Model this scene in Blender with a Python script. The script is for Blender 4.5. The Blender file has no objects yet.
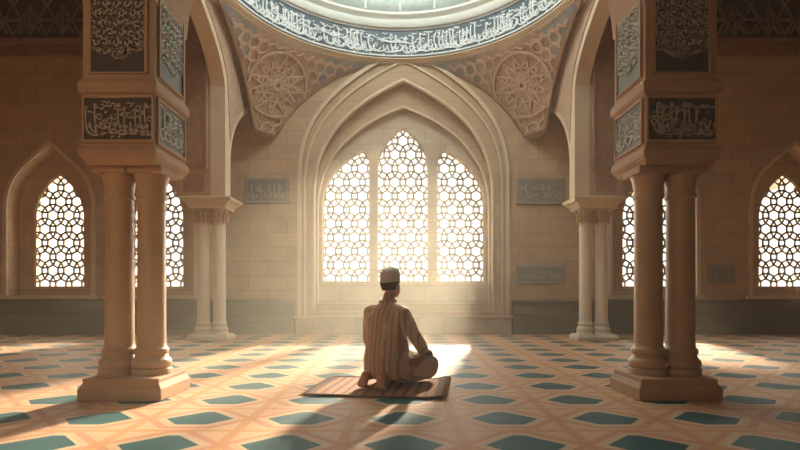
import bpy, bmesh, math, random
from math import sin, cos, pi, sqrt, atan2, acos, radians
from mathutils import Vector, Matrix
from mathutils.geometry import tessellate_polygon

S = bpy.context.scene
COL = S.collection

# ------------------------------------------------------------------ camera
CAM_H = 0.76
cam = bpy.data.cameras.new('camera')
cam.sensor_width = 36.0
cam.lens = 22.5
cam.shift_y = 0.085
cam.clip_start = 0.02
camo = bpy.data.objects.new('camera', cam)
camo.location = (0, 0, CAM_H)
camo.rotation_euler = (pi / 2, 0, 0)
COL.objects.link(camo)
S.camera = camo

# ------------------------------------------------------------------ colour management
S.view_settings.view_transform = 'Standard'
S.view_settings.look = 'None'
S.view_settings.gamma = 1.0
S.view_settings.use_curve_mapping = False
S.view_settings.exposure = -0.12

# ------------------------------------------------------------------ world (bright sky)
W = bpy.data.worlds.new('sky')
S.world = W
W.use_nodes = True
bgn = W.node_tree.nodes['Background']
bgn.inputs[0].default_value = (1.0, 0.95, 0.84, 1)
bgn.inputs[1].default_value = 2.2

# ------------------------------------------------------------------ lights
def lamp(name, kind, loc, energy, color, target=None, **kw):
    l = bpy.data.lights.new(name, kind)
    l.energy = energy
    l.color = color
    for k, v in kw.items():
        setattr(l, k, v)
    o = bpy.data.objects.new(name, l)
    o.location = loc
    if target is not None:
        d = Vector(target) - Vector(loc)
        o.rotation_euler = d.to_track_quat('-Z', 'Y').to_euler()
    COL.objects.link(o)
    return o

SUN_DIR = Vector((-0.25, -1.0, -0.42))
lamp('sun', 'SUN', (3, 14, 8), 42.0, (1.0, 0.84, 0.60), (3 + SUN_DIR.x, 14 + SUN_DIR.y, 8 + SUN_DIR.z), angle=radians(4.5))
# daylight just outside each window
lamp('daylight_centre', 'AREA', (0.07, 10.15, 2.5), 520, (1.0, 0.93, 0.78), (0.07, 0, 2.0), shape='RECTANGLE', size=3.6, size_y=3.6)
for nm, x, e in (('daylight_a', -6.51, 110), ('daylight_b', -4.61, 110), ('daylight_c', 4.72, 110), ('daylight_d', 7.33, 140)):
    lamp(nm, 'AREA', (x, 10.1, 2.0), e, (1.0, 0.9, 0.72), (x, 0, 1.6), shape='RECTANGLE', size=1.4, size_y=2.6)
# point light added high in the dome, standing in for unseen drum windows
lamp('dome_light', 'POINT', (0, 6.67, 7.3), 240, (0.95, 1.0, 0.97), shadow_soft_size=0.5)
# warm fill added behind the camera to brighten the left pier and floor
lamp('front_fill', 'AREA', (-3.6, -0.8, 3.2), 48, (1.0, 0.70, 0.44), (-1.9, 4, 1.0), shape='RECTANGLE', size=2.4, size_y=1.6)

# ================================================================== materials
def new_mat(name):
    m = bpy.data.materials.new(name)
    m.use_nodes = True
    nt = m.node_tree
    return m, nt, nt.nodes['Principled BSDF']

def node(nt, t, **kw):
    n = nt.nodes.new(t)
    for k, v in kw.items():
        setattr(n, k, v)
    return n

def mathn(nt, op, a, b=None):
    n = nt.nodes.new('ShaderNodeMath')
    n.operation = op
    for i, v in enumerate((a, b)):
        if v is None:
            continue
        if isinstance(v, (int, float)):
            n.inputs[i].default_value = v
        else:
            nt.links.new(v, n.inputs[i])
    return n.outputs[0]

def mixc(nt, fac, a, b, mode='MIX'):
    n = nt.nodes.new('ShaderNodeMix')
    n.data_type = 'RGBA'
    n.blend_type = mode
    for idx, v in ((0, fac), (6, a), (7, b)):
        if isinstance(v, (int, float)):
            n.inputs[idx].default_value = v
        elif isinstance(v, tuple):
            n.inputs[idx].default_value = (*v, 1) if len(v) == 3 else v
        else:
            nt.links.new(v, n.inputs[idx])
    return n.outputs[2]

def stone(name, col, var=0.16, rough=0.75, scale=3.0, blocks=None, bump=0.25, fine=40.0, carve=0.0):
    m, nt, p = new_mat(name)
    tc = node(nt, 'ShaderNodeTexCoord')
    n1 = node(nt, 'ShaderNodeTexNoise')
    n1.inputs['Scale'].default_value = scale
    n1.inputs['Detail'].default_value = 6
    nt.links.new(tc.outputs['Object'], n1.inputs['Vector'])
    n2 = node(nt, 'ShaderNodeTexNoise')
    n2.inputs['Scale'].default_value = fine
    n2.inputs['Detail'].default_value = 3
    nt.links.new(tc.outputs['Object'], n2.inputs['Vector'])
    dark = tuple(c * (1 - 2 * var) for c in col)
    lite = tuple(min(1, c * (1 + var)) for c in col)
    c = mixc(nt, n1.outputs[0], dark, lite)
    hgt = mathn(nt, 'MULTIPLY', n2.outputs[0], 0.35)
    if blocks:
        sep = node(nt, 'ShaderNodeSeparateXYZ')
        nt.links.new(tc.outputs['Object'], sep.inputs[0])
        cmb = node(nt, 'ShaderNodeCombineXYZ')
        nt.links.new(mathn(nt, 'ADD', sep.outputs[0], sep.outputs[1]), cmb.inputs[0])
        nt.links.new(sep.outputs[2], cmb.inputs[1])
        br = node(nt, 'ShaderNodeTexBrick')
        br.inputs['Scale'].default_value = 1.0
        br.inputs['Brick Width'].default_value = blocks[0]
        br.inputs['Row Height'].default_value = blocks[1]
        br.inputs['Mortar Size'].default_value = 0.008
        br.inputs['Mortar Smooth'].default_value = 0.4
        br.inputs['Color1'].default_value = (1, 1, 1, 1)
        br.inputs['Color2'].default_value = (0.86, 0.86, 0.86, 1)
        br.inputs['Mortar'].default_value = (0.62, 0.6, 0.58, 1)
        nt.links.new(cmb.outputs[0], br.inputs['Vector'])
        c = mixc(nt, 0.75, c, br.outputs['Color'], 'MULTIPLY')
        hgt = mathn(nt, 'SUBTRACT', hgt, mathn(nt, 'MULTIPLY', br.outputs['Fac'], 1.0))
    if carve:
        v = node(nt, 'ShaderNodeTexVoronoi')
        v.feature = 'DISTANCE_TO_EDGE'
        v.inputs['Scale'].default_value = carve
        nt.links.new(tc.outputs['Object'], v.inputs['Vector'])
        e = mathn(nt, 'LESS_THAN', v.outputs['Distance'], 0.07)
        c = mixc(nt, mathn(nt, 'MULTIPLY', e, 0.5), c, lite)
        hgt = mathn(nt, 'ADD', hgt, mathn(nt, 'MULTIPLY', e, 1.2))
    nt.links.new(c, p.inputs['Base Color'])
    p.inputs['Roughness'].default_value = rough
    b = node(nt, 'ShaderNodeBump')
    b.inputs['Strength'].default_value = bump
    b.inputs['Distance'].default_value = 0.02
    nt.links.new(hgt, b.inputs['Height'])
    nt.links.new(b.outputs[0], p.inputs['Normal'])
    return m

M = {}
M['wall'] = stone('wall_stone', (0.58, 0.39, 0.235), blocks=(0.72, 0.27))
M['niche'] = stone('niche_stone', (0.64, 0.50, 0.36), blocks=(0.8, 0.3), bump=0.15)
M['trim'] = stone('moulding_stone', (0.70, 0.55, 0.39), var=0.1)
M['pier'] = stone('pier_stone', (0.52, 0.33, 0.20), var=0.16)
M['shaft'] = stone('shaft_marble', (0.58, 0.39, 0.24), var=0.16, rough=0.45, scale=4, bump=0.1)
M['pale'] = stone('pale_marble', (0.74, 0.62, 0.48), var=0.1, rough=0.5, bump=0.1)
M['dado'] = stone('dado_stone', (0.23, 0.175, 0.125), var=0.18, rough=0.55, blocks=(1.1, 0.21), bump=0.2)
M['plaque'] = stone('slate_plaque', (0.27, 0.235, 0.20), var=0.12, rough=0.6)
M['plaque_line'] = stone('plaque_lettering', (0.43, 0.37, 0.31), var=0.08)
M['panel_bg'] = stone('carved_recess', (0.085, 0.05, 0.035), var=0.2, rough=0.7)
M['panel_fg'] = stone('carved_lettering', (0.54, 0.44, 0.35), var=0.12)
M['inlay_bg'] = stone('blue_inlay', (0.30, 0.33, 0.34), var=0.15)
M['inlay_fg'] = stone('pale_inlay', (0.62, 0.62, 0.56), var=0.1)
M['relief'] = stone('red_relief', (0.36, 0.20, 0.13), var=0.2, carve=7.0, bump=0.5)
M['spandrel'] = stone('spandrel_plaster', (0.50, 0.34, 0.24), var=0.2, carve=5.5, bump=0.3)
M['rosette'] = stone('rosette_plaster', (0.64, 0.46, 0.33), var=0.1)
M['horn'] = stone('grey_tile', (0.33, 0.31, 0.31), var=0.2, carve=16.0)
M['frieze_bg'] = stone('blue_frieze', (0.085, 0.115, 0.15), var=0.25, rough=0.5)
M['frieze_fg'] = stone('white_lettering', (0.78, 0.80, 0.80), var=0.06)
M['dome'] = stone('dome_tile', (0.66, 0.74, 0.70), var=0.12, carve=6.0, bump=0.3)
M['cornice'] = stone('white_cornice', (0.84, 0.84, 0.78), var=0.06)
M['grille'] = stone('grille_stone', (0.52, 0.45, 0.37), var=0.1)
M['plain'] = stone('plain_plaster', (0.45, 0.33, 0.23), var=0.12)
M['wood'] = stone('dark_carved_wood', (0.10, 0.065, 0.045), var=0.25)
M['wood_fg'] = stone('carved_wood_strap', (0.30, 0.21, 0.145), var=0.15)

def carpet():
    m, nt, p = new_mat('patterned_carpet')
    tc = node(nt, 'ShaderNodeTexCoord')
    sep = node(nt, 'ShaderNodeSeparateXYZ')
    nt.links.new(tc.outputs['Object'], sep.inputs[0])
    DX, DY = 0.613, 0.525
    def cell(v, off, per):
        a = mathn(nt, 'DIVIDE', mathn(nt, 'SUBTRACT', v, off), per)
        k = mathn(nt, 'ROUND', a)
        return mathn(nt, 'MULTIPLY', mathn(nt, 'SUBTRACT', a, k), per)
    x = cell(sep.outputs[0], 0.018, DX)
    y = cell(sep.outputs[1], 2.50, DY)
    ax = mathn(nt, 'ABSOLUTE', x)
    ay = mathn(nt, 'ABSOLUTE', y)
    # hexagon-like lozenge distance
    yp = mathn(nt, 'MAXIMUM', y, 0.0)
    yn = mathn(nt, 'MAXIMUM', mathn(nt, 'MULTIPLY', y, -1.0), 0.0)
    dy = mathn(nt, 'ADD', mathn(nt, 'MULTIPLY', yp, 1 / 0.20), mathn(nt, 'MULTIPLY', yn, 1 / 0.24))
    d1 = mathn(nt, 'ADD', mathn(nt, 'MULTIPLY', ax, 1 / 0.205), dy)
    d2 = mathn(nt, 'ADD', mathn(nt, 'MULTIPLY', yn, 1 / 0.135), mathn(nt, 'MULTIPLY', yp, 1 / 0.17))
    d = mathn(nt, 'MAXIMUM', d1, d2)
    teal = mathn(nt, 'LESS_THAN', d, 1.0)
    rim = mathn(nt, 'LESS_THAN', d, 1.12)
    ring2 = mathn(nt, 'MULTIPLY', mathn(nt, 'GREATER_THAN', d, 1.32), mathn(nt, 'LESS_THAN', d, 1.62))
    # bands running between the lozenges
    bx = mathn(nt, 'GREATER_THAN', ax, DX / 2 - 0.03)
    by = mathn(nt, 'GREATER_THAN', ay, DY / 2 - 0.022)
    band = mathn(nt, 'MAXIMUM', bx, by)
    nz = node(nt, 'ShaderNodeTexNoise')
    nz.inputs['Scale'].default_value = 2.2
    nz.inputs['Detail'].default_value = 5
    nt.links.new(tc.outputs['Object'], nz.inputs['Vector'])
    nf = node(nt, 'ShaderNodeTexNoise')
    nf.inputs['Scale'].default_value = 60
    nf.inputs['Detail'].default_value = 3
    nt.links.new(tc.outputs['Object'], nf.inputs['Vector'])
    base = mixc(nt, nz.outputs[0], (0.52, 0.29, 0.16), (0.72, 0.47, 0.29))
    c = mixc(nt, mathn(nt, 'MULTIPLY', ring2, 0.7), base, (0.52, 0.19, 0.10))
    c = mixc(nt, mathn(nt, 'MULTIPLY', band, 0.75), c, (0.55, 0.24, 0.075))
    c = mixc(nt, mathn(nt, 'MULTIPLY', rim, 0.6), c, (0.60, 0.48, 0.30))
    tcol = mixc(nt, nz.outputs[0], (0.003, 0.055, 0.06), (0.008, 0.11, 0.125))
    c = mixc(nt, teal, c, tcol)
    c = mixc(nt, 0.35, c, mixc(nt, nf.outputs[0], (0.55, 0.55, 0.55), (1, 1, 1)), 'MULTIPLY')
    nt.links.new(c, p.inputs['Base Color'])
    p.inputs['Roughness'].default_value = 0.55
    p.inputs['Specular IOR Level'].default_value = 0.15
    p.inputs['Sheen Weight'].default_value = 0.08
    p.inputs['Sheen Roughness'].default_value = 0.4
    b = node(nt, 'ShaderNodeBump')
    b.inputs['Strength'].default_value = 0.15
    b.inputs['Distance'].default_value = 0.01
    nt.links.new(nf.outputs[0], b.inputs['Height'])
    nt.links.new(b.outputs[0], p.inputs['Normal'])
    return m
M['carpet'] = carpet()

def simple(name, col, rough=0.7, var=0.1, fine=60.0, sub=0.0):
    m = stone(name, col, var=var, rough=rough, scale=12, fine=fine, bump=0.12)
    return m
M['skin'] = simple('skin', (0.50, 0.27, 0.17), 0.55, 0.06)
M['hair'] = simple('hair', (0.02, 0.014, 0.011), 0.6, 0.2)
M['cap'] = simple('knitted_cap', (0.66, 0.60, 0.54), 0.9, 0.10, 150)
M['eye'] = simple('eye', (0.6, 0.58, 0.55), 0.2, 0.03)

def robe_mat():
    m, nt, p = new_mat('striped_robe')
    tc = node(nt, 'ShaderNodeTexCoord')
    sep = node(nt, 'ShaderNodeSeparateXYZ')
    nt.links.new(tc.outputs['Object'], sep.inputs[0])
    nz = node(nt, 'ShaderNodeTexNoise')
    nz.inputs['Scale'].default_value = 6
    nt.links.new(tc.outputs['Object'], nz.inputs['Vector'])
    xx = mathn(nt, 'ADD', sep.outputs[0], mathn(nt, 'MULTIPLY', nz.outputs[0], 0.012))
    f1 = mathn(nt, 'FRACT', mathn(nt, 'DIVIDE', mathn(nt, 'ADD', xx, 10.0), 0.042))
    s1 = mathn(nt, 'LESS_THAN', f1, 0.35)
    s2 = mathn(nt, 'MULTIPLY', mathn(nt, 'GREATER_THAN', f1, 0.62), mathn(nt, 'LESS_THAN', f1, 0.74))
    c = mixc(nt, s1, (0.60, 0.42, 0.31), (0.35, 0.225, 0.16))
    c = mixc(nt, s2, c, (0.52, 0.40, 0.27))
    c = mixc(nt, 0.3, c, mixc(nt, nz.outputs[0], (0.5, 0.5, 0.5), (1, 1, 1)), 'MULTIPLY')
    nt.links.new(c, p.inputs['Base Color'])
    p.inputs['Roughness'].default_value = 0.85
    w = node(nt, 'ShaderNodeTexNoise')
    w.inputs['Scale'].default_value = 90
    nt.links.new(tc.outputs['Object'], w.inputs['Vector'])
    b = node(nt, 'ShaderNodeBump')
    b.inputs['Strength'].default_value = 0.2
    b.inputs['Distance'].default_value = 0.005
    nt.links.new(w.outputs[0], b.inputs['Height'])
    nt.links.new(b.outputs[0], p.inputs['Normal'])
    return m
M['robe'] = robe_mat()

def rug_mat():
    m, nt, p = new_mat('striped_rug')
    tc = node(nt, 'ShaderNodeTexCoord')
    sep = node(nt, 'ShaderNodeSeparateXYZ')
    nt.links.new(tc.outputs['Object'], sep.inputs[0])
    ax = mathn(nt, 'ABSOLUTE', sep.outputs[0])
    ay = mathn(nt, 'ABSOLUTE', sep.outputs[1])
    f = mathn(nt, 'FRACT', mathn(nt, 'DIVIDE', mathn(nt, 'ADD', ax, 10.0), 0.075))
    s = mathn(nt, 'LESS_THAN', f, 0.4)
    c = mixc(nt, s, (0.44, 0.18, 0.07), (0.17, 0.055, 0.03))
    edge = mathn(nt, 'MAXIMUM', mathn(nt, 'GREATER_THAN', ax, 0.435), mathn(nt, 'GREATER_THAN', ay, 0.37))
    c = mixc(nt, edge, c, (0.16, 0.05, 0.03))
    nz = node(nt, 'ShaderNodeTexNoise')
    nz.inputs['Scale'].default_value = 70
    nt.links.new(tc.outputs['Object'], nz.inputs['Vector'])
    c = mixc(nt, 0.5, c, mixc(nt, nz.outputs[0], (0.45, 0.45, 0.45), (1, 1, 1)), 'MULTIPLY')
    nt.links.new(c, p.inputs['Base Color'])
    p.inputs['Roughness'].default_value = 0.9
    b = node(nt, 'ShaderNodeBump')
    b.inputs['Strength'].default_value = 0.4
    b.inputs['Distance'].default_value = 0.004
    nt.links.new(nz.outputs[0], b.inputs['Height'])
    nt.links.new(b.outputs[0], p.inputs['Normal'])
    return m
M['rug'] = rug_mat()
M['rug_edge'] = simple('rug_binding', (0.12, 0.04, 0.025), 0.9, 0.2, 120)
M['fringe'] = simple('rug_fringe', (0.42, 0.25, 0.13), 0.9, 0.2, 120)

# ================================================================== mesh helpers
class MB:
    def __init__(self):
        self.v, self.f = [], []
    def add(self, vs, fs):
        o = len(self.v)
        self.v.extend([tuple(p) for p in vs])
        self.f.extend([tuple(i + o for i in q) for q in fs])
    def box(self, x0, x1, y0, y1, z0, z1):
        vs = [(x, y, z) for z in (z0, z1) for y in (y0, y1) for x in (x0, x1)]
        self.add(vs, [(0, 2, 3, 1), (4, 5, 7, 6), (0, 1, 5, 4), (2, 6, 7, 3), (0, 4, 6, 2), (1, 3, 7, 5)])
    def frustum(self, cx, cy, a0, b0, z0, a1, b1, z1):
        vs = []
        for a, b, z in ((a0, b0, z0), (a1, b1, z1)):
            vs += [(cx - a, cy - b, z), (cx + a, cy - b, z), (cx + a, cy + b, z), (cx - a, cy + b, z)]
        self.add(vs, [(3, 2, 1, 0), (4, 5, 6, 7), (0, 1, 5, 4), (1, 2, 6, 5), (2, 3, 7, 6), (3, 0, 4, 7)])
    def sqprofile(self, cx, cy, prof):
        """rectangular stack; prof = [(half_x, half_y, z)...] bottom to top"""
        vs, fs = [], []
        for a, b, z in prof:
            vs += [(cx - a, cy - b, z), (cx + a, cy - b, z), (cx + a, cy + b, z), (cx - a, cy + b, z)]
        n = len(prof)
        for i in range(n - 1):
            for k in range(4):
                a, b = 4 * i + k, 4 * i + (k + 1) % 4
                fs.append((a, b, b + 4, a + 4))
        fs.append((3, 2, 1, 0))
        t = 4 * (n - 1)
        fs.append((t, t + 1, t + 2, t + 3))
        self.add(vs, fs)
    def lathe(self, cx, cy, prof, n=32, cap=True):
        vs, fs = [], []
        for r, z in prof:
            for k in range(n):
                a = 2 * pi * k / n
                vs.append((cx + r * cos(a), cy + r * sin(a), z))
        m = len(prof)
        for i in range(m - 1):
            for k in range(n):
                a, b = i * n + k, i * n + (k + 1) % n
                fs.append((a, b, b + n, a + n))
        if cap:
            fs.append(tuple(reversed(range(n))))
            fs.append(tuple(range((m - 1) * n, m * n)))
        self.add(vs, fs)
    def prism(self, outer, holes, mp, d0, d1):
        """flat polygon with holes; mp(u, v, d) -> 3D"""
        loops = [outer] + list(holes)
        pts = [p for l in loops for p in l]
        tris = tessellate_polygon([[Vector((p[0], p[1], 0)) for p in l] for l in loops])
        n = len(pts)
        vs = [mp(p[0], p[1], d0) for p in pts] + [mp(p[0], p[1], d1) for p in pts]
        fs = []
        for a, b, c in tris:
            fs.append((a, b, c))
            fs.append((c + n, b + n, a + n))
        o = 0
        for l in loops:
            m = len(l)
            for i in range(m):
                a, b = o + i, o + (i + 1) % m
                fs.append((a, b, b + n, a + n))
            o += m
        self.add(vs, fs)
    def ribbon(self, pts, w, mp, h, closed=False):
        """raised strap along a 2D polyline, mapped by mp(u, v, d)"""
        P = [Vector((p[0], p[1])) for p in pts]
        n = len(P)
        if n < 2:
            return
        vs, fs = [], []
        for i in range(n):
            if closed:
                t = P[(i + 1) % n] - P[i - 1]
            else:
                t = P[min(i + 1, n - 1)] - P[max(i - 1, 0)]
            if t.length < 1e-9:
                t = Vector((1, 0))
            t.normalize()
            q = Vector((-t.y, t.x))
            ww = w(i / (n - 1)) if callable(w) else w
            a, b = P[i] + q * ww, P[i] - q * ww
            vs += [mp(a.x, a.y, 0), mp(a.x, a.y, h), mp(b.x, b.y, h), mp(b.x, b.y, 0)]
        m = n if closed else n - 1
        for i in range(m):
            a, b = 4 * i, 4 * ((i + 1) % n)
            for k in range(3):
                fs.append((a + k, b + k, b + k + 1, a + k + 1))
        if not closed:
            fs.append((0, 1, 2, 3))
            e = 4 * (n - 1)
            fs.append((e + 3, e + 2, e + 1, e))
        self.add(vs, fs)
    def tube(self, pts, r, n=8, closed=False):
        P = [Vector(p) for p in pts]
        m = len(P)
        vs, fs = [], []
        up = None
        for i in range(m):
            if closed:
                t = P[(i + 1) % m] - P[i - 1]
            else:
                t = P[min(i + 1, m - 1)] - P[max(i - 1, 0)]
            t.normalize()
            if up is None:
                up = Vector((0, 0, 1)) if abs(t.z) < 0.9 else Vector((0, 1, 0))
            a = t.cross(up)
            if a.length < 1e-6:
                a = t.cross(Vector((1, 0, 0)))
            a.normalize()
            b = a.cross(t).normalized()
            up = b
            rr = r[i] if isinstance(r, (list, tuple)) else r
            for k in range(n):
                an = 2 * pi * k / n
                vs.append(P[i] + (a * cos(an) + b * sin(an)) * rr)
        for i in range(m if closed else m - 1):
            for k in range(n):
                p0, p1 = i * n + k, i * n + (k + 1) % n
                q0, q1 = ((i + 1) % m) * n + k, ((i + 1) % m) * n + (k + 1) % n
                fs.append((p0, p1, q1, q0))
        if not closed:
            fs.append(tuple(reversed(range(n))))
            fs.append(tuple(range((m - 1) * n, m * n)))
        self.add(vs, fs)
    def ellipsoid(self, c, r, n=24, m=14, rot=None):
        vs, fs = [], []
        c = Vector(c)
        for i in range(m + 1):
            th = pi * i / m
            for k in range(n):
                a = 2 * pi * k / n
                p = Vector((r[0] * sin(th) * cos(a), r[1] * sin(th) * sin(a), r[2] * cos(th)))
                if rot is not None:
                    p = rot @ p
                vs.append(c + p)
        for i in range(m):
            for k in range(n):
                a, b = i * n + k, i * n + (k + 1) % n
                fs.append((a, a + n, b + n, b))
        self.add(vs, fs)
    def cone(self, p0, r0, p1, r1, n=16):
        """tapered limb with round ends"""
        p0, p1 = Vector(p0), Vector(p1)
        ax = (p1 - p0)
        L = ax.length
        ax.normalize()
        s = ax.orthogonal().normalized()
        t = ax.cross(s)
        prof = []
        for i in range(7):
            a = -pi / 2 + (pi / 2) * i / 6
            prof.append((max(r0 * cos(a), 1e-4), r0 * sin(a)))
        for i in range(7):
            a = (pi / 2) * i / 6
            prof.append((max(r1 * cos(a), 1e-4), L + r1 * sin(a)))
        vs, fs = [], []
        for r, z in prof:
            for k in range(n):
                a = 2 * pi * k / n
                vs.append(p0 + ax * z + (s * cos(a) + t * sin(a)) * r)
        m = len(prof)
        for i in range(m - 1):
            for k in range(n):
                a, b = i * n + k, i * n + (k + 1) % n
                fs.append((a, b, b + n, a + n))
        fs.append(tuple(reversed(range(n))))
        fs.append(tuple(range((m - 1) * n, m * n)))
        self.add(vs, fs)
    def mesh(self, name, mat, smooth=False, fix=True):
        me = bpy.data.meshes.new(name)
        me.from_pydata(self.v, [], self.f)
        if mat:
            me.materials.append(mat)
        bm = bmesh.new()
        bm.from_mesh(me)
        bmesh.ops.remove_doubles(bm, verts=bm.verts, dist=1e-5)
        if fix:
            bmesh.ops.recalc_face_normals(bm, faces=bm.faces)
        for f in bm.faces:
            f.smooth = smooth
        if smooth:
            for e in bm.edges:
                if len(e.link_faces) == 2 and e.calc_face_angle(0) > radians(38):
                    e.smooth = False
        bm.to_mesh(me)
        bm.free()
        return me
    def build(self, name, mat, parent=None, smooth=False, loc=(0, 0, 0), bevel=0.0, fix=True):
        o = bpy.data.objects.new(name, self.mesh(name, mat, smooth, fix))
        o.location = loc
        COL.objects.link(o)
        if parent is not None:
            o.parent = parent
        if bevel:
            b = o.modifiers.new('bevel', 'BEVEL')
            b.width = bevel
            b.segments = 2
            b.limit_method = 'ANGLE'
            b.angle_limit = radians(40)
        return o

def tag(o, label, cat, group=None, kind=None):
    o['label'] = label
    o['category'] = cat
    if group:
        o['group'] = group
    if kind:
        o['kind'] = kind
    return o

def struct(o, label=None):
    o['kind'] = 'structure'
    if label:
        o['label'] = label
    return o

def empty(name, loc=(0, 0, 0), rz=0.0):
    o = bpy.data.objects.new(name, None)
    o.empty_display_size = 0.1
    o.location = loc
    o.rotation_euler = (0, 0, rz)
    COL.objects.link(o)
    return o

def bez(p0, p1, p2, p3, n):
    out = []
    for i in range(n + 1):
        t = i / n
        s = 1 - t
        out.append((s**3 * p0[0] + 3 * s*s*t * p1[0] + 3 * s*t*t * p2[0] + t**3 * p3[0],
                    s**3 * p0[1] + 3 * s*s*t * p1[1] + 3 * s*t*t * p2[1] + t**3 * p3[1]))
    return out

def half_arch(h, zs, za, k1=0.55, kx=0.42, kz=0.72, n=14):
    """right half from springing (h, zs) to apex (0, za)"""
    r = za - zs
    return bez((h, zs), (h, zs + k1 * r), (kx * h, zs + kz * r), (0, za), n)

def arch_loop(xc, h, z0, zs, za, **kw):
    R = half_arch(h, zs, za, **kw)
    pts = [(xc - h, z0), (xc + h, z0)]
    pts += [(xc + x, z) for x, z in R]
    pts += [(xc - x, z) for x, z in reversed(R[:-1])]
    return pts

def arch_path(xc, h, z0, zs, za, **kw):
    R = half_arch(h, zs, za, **kw)
    p = [(xc + h, z0)] + [(xc + x, z) for x, z in R]
    return p + [(2 * xc - x, z) for x, z in reversed(p[:-1])]

# ================================================================== THE SETTING
YW = 9.3          # inner face of the back wall
XC = 0.065        # axis of the central window

# ---- floor
b = MB(); b.box(-9.2, 9.2, -3.2, 9.8, -0.1, 0.0)
struct(b.build('floor', M['carpet']))

# ---- back wall, three layers deep around the windows
def wmap(u, v, d):
    return (u, d, v)

MID = dict(k1=0.55, kx=0.50, kz=0.82)
mid_loop = arch_loop(XC, 1.66, 0.42, 2.6, 4.70, **MID)
inn_loop = arch_loop(XC, 1.62, 0.55, 2.35, 4.26, k1=0.55, kx=0.52, kz=0.84)
AISLE = [(-6.51, 0.475, 0.875, 2.20, 3.03), (-4.61, 0.475, 0.875, 2.20, 3.03),
         (4.72, 0.475, 0.875, 2.20, 3.03), (7.33, 0.475, 0.875, 2.20, 3.03)]
aisle_niche = [arch_loop(x, 0.78, 0.72, 2.35, 3.50) for x, h, z0, zs, za in AISLE]
aisle_open = [arch_loop(x, h, z0, zs, za, k1=0.45, kx=0.55, kz=0.80) for x, h, z0, zs, za in AISLE]
# three lancets of the central window
CEN = arch_loop(XC - 0.01, 0.49, 0.98, 3.10, 3.92, k1=0.45, kx=0.55, kz=0.78)
def side_lancet(s):
    # outer edge arcs up towards the centre, inner edge rises to the apex
    pts = [(0.635, 0.98), (1.545, 0.98)]
    pts += bez((1.545, 2.45), (1.545, 2.88), (1.23, 3.26), (0.79, 3.47), 12)
    pts += bez((0.79, 3.47), (0.71, 3.43), (0.635, 3.34), (0.635, 3.22), 5)[1:]
    if s < 0:
        pts = [(-x, z) for x, z in reversed(pts)]
    return [(XC + x, z) for x, z in pts]
LL, LR = side_lancet(-1), side_lancet(1)

OUT = [(-9.2, 0), (9.2, 0), (9.2, 6.6), (-9.2, 6.6)]
b = MB()
b.prism(OUT, [mid_loop] + aisle_niche, wmap, YW, YW + 0.14)
b.prism(OUT, [inn_loop] + aisle_niche, wmap, YW + 0.14, YW + 0.26)
b.prism(OUT, [LL, CEN, LR] + aisle_open, wmap, YW + 0.26, YW + 0.42)
wb = struct(b.build('wall_back', M['wall']))

# slab added out of view to cut the sun through the right-hand windows
b = MB()
b.box(3.6, 9.2, YW + 0.42, 13.2, 3.30, 3.46)
b.build('sun_shade_slab', M['wall'], wb)

# smoother pale lining of the central recess (facing the viewer round the lancets)
b = MB()
b.prism(inn_loop, [LL, CEN, LR], wmap, YW + 0.235, YW + 0.262)
b.build('window_recess', M['niche'], wb)
# stone course below the window recess: low bench
b = MB()
b.box(-1.92, 2.05, YW - 0.10, YW + 0.02, 0.0, 0.30)
b.box(-1.95, 2.08, YW - 0.13, YW + 0.02, 0.30, 0.34)
b.build('stone_bench', M['niche'], wb, bevel=0.01)

# archivolt mouldings round the central recess
tn = [0]
def trim(b, mat, smooth=True, bevel=0):
    tn[0] += 1
    return struct(b.build('trim_%d' % tn[0], mat, None, smooth, bevel=bevel))

b = MB()
out_path = arch_path(XC, 1.93, 0.34, 2.9, 5.30, k1=0.5, kx=0.60, kz=0.76)
b.ribbon(out_path, 0.035, lambda u, v, d: (u, YW - d, v), 0.05)
in2 = arch_path(XC, 1.83, 0.34, 2.8, 5.08, k1=0.5, kx=0.58, kz=0.77)
b.ribbon(in2, 0.02, lambda u, v, d: (u, YW - d, v), 0.025)
trim(b, M['trim'], False)
b = MB()
b.tube([(u, YW + 0.005, v) for u, v in arch_path(XC, 1.67, 0.42, 2.6, 4.72, **MID)], 0.035, 10)
b.tube([(u, YW + 0.14, v) for u, v in arch_path(XC, 1.62, 0.55, 2.35, 4.27, k1=0.55, kx=0.52, kz=0.84)], 0.024, 8)
trim(b, M['trim'])
# mouldings round each aisle niche
for x, h, z0, zs, za in AISLE:
    b = MB()
    b.ribbon(arch_path(x, 0.82, 0.66, 2.35, 3.56), 0.035, lambda u, v, d: (u, YW - d, v), 0.035)
    b.box(x - 0.9, x + 0.9, YW - 0.05, YW + 0.02, 0.65, 0.72)
    trim(b, M['trim'], False)

# dado along the foot of the wall
for nm, x0, x1 in (('baseboard_left', -9.1, -1.95), ('baseboard_right', 2.08, 9.1)):
    b = MB()
    b.box(x0, x1, YW - 0.06, YW + 0.01, 0.0, 0.58)
    b.box(x0, x1, YW - 0.09, YW + 0.01, 0.58, 0.635)
    b.box(x0, x1, YW - 0.075, YW + 0.01, 0.36, 0.385)
    b.box(x0, x1, YW - 0.12, YW + 0.01, 0.0, 0.09)
    struct(b.build(nm, M['dado'], bevel=0.008))

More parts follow.
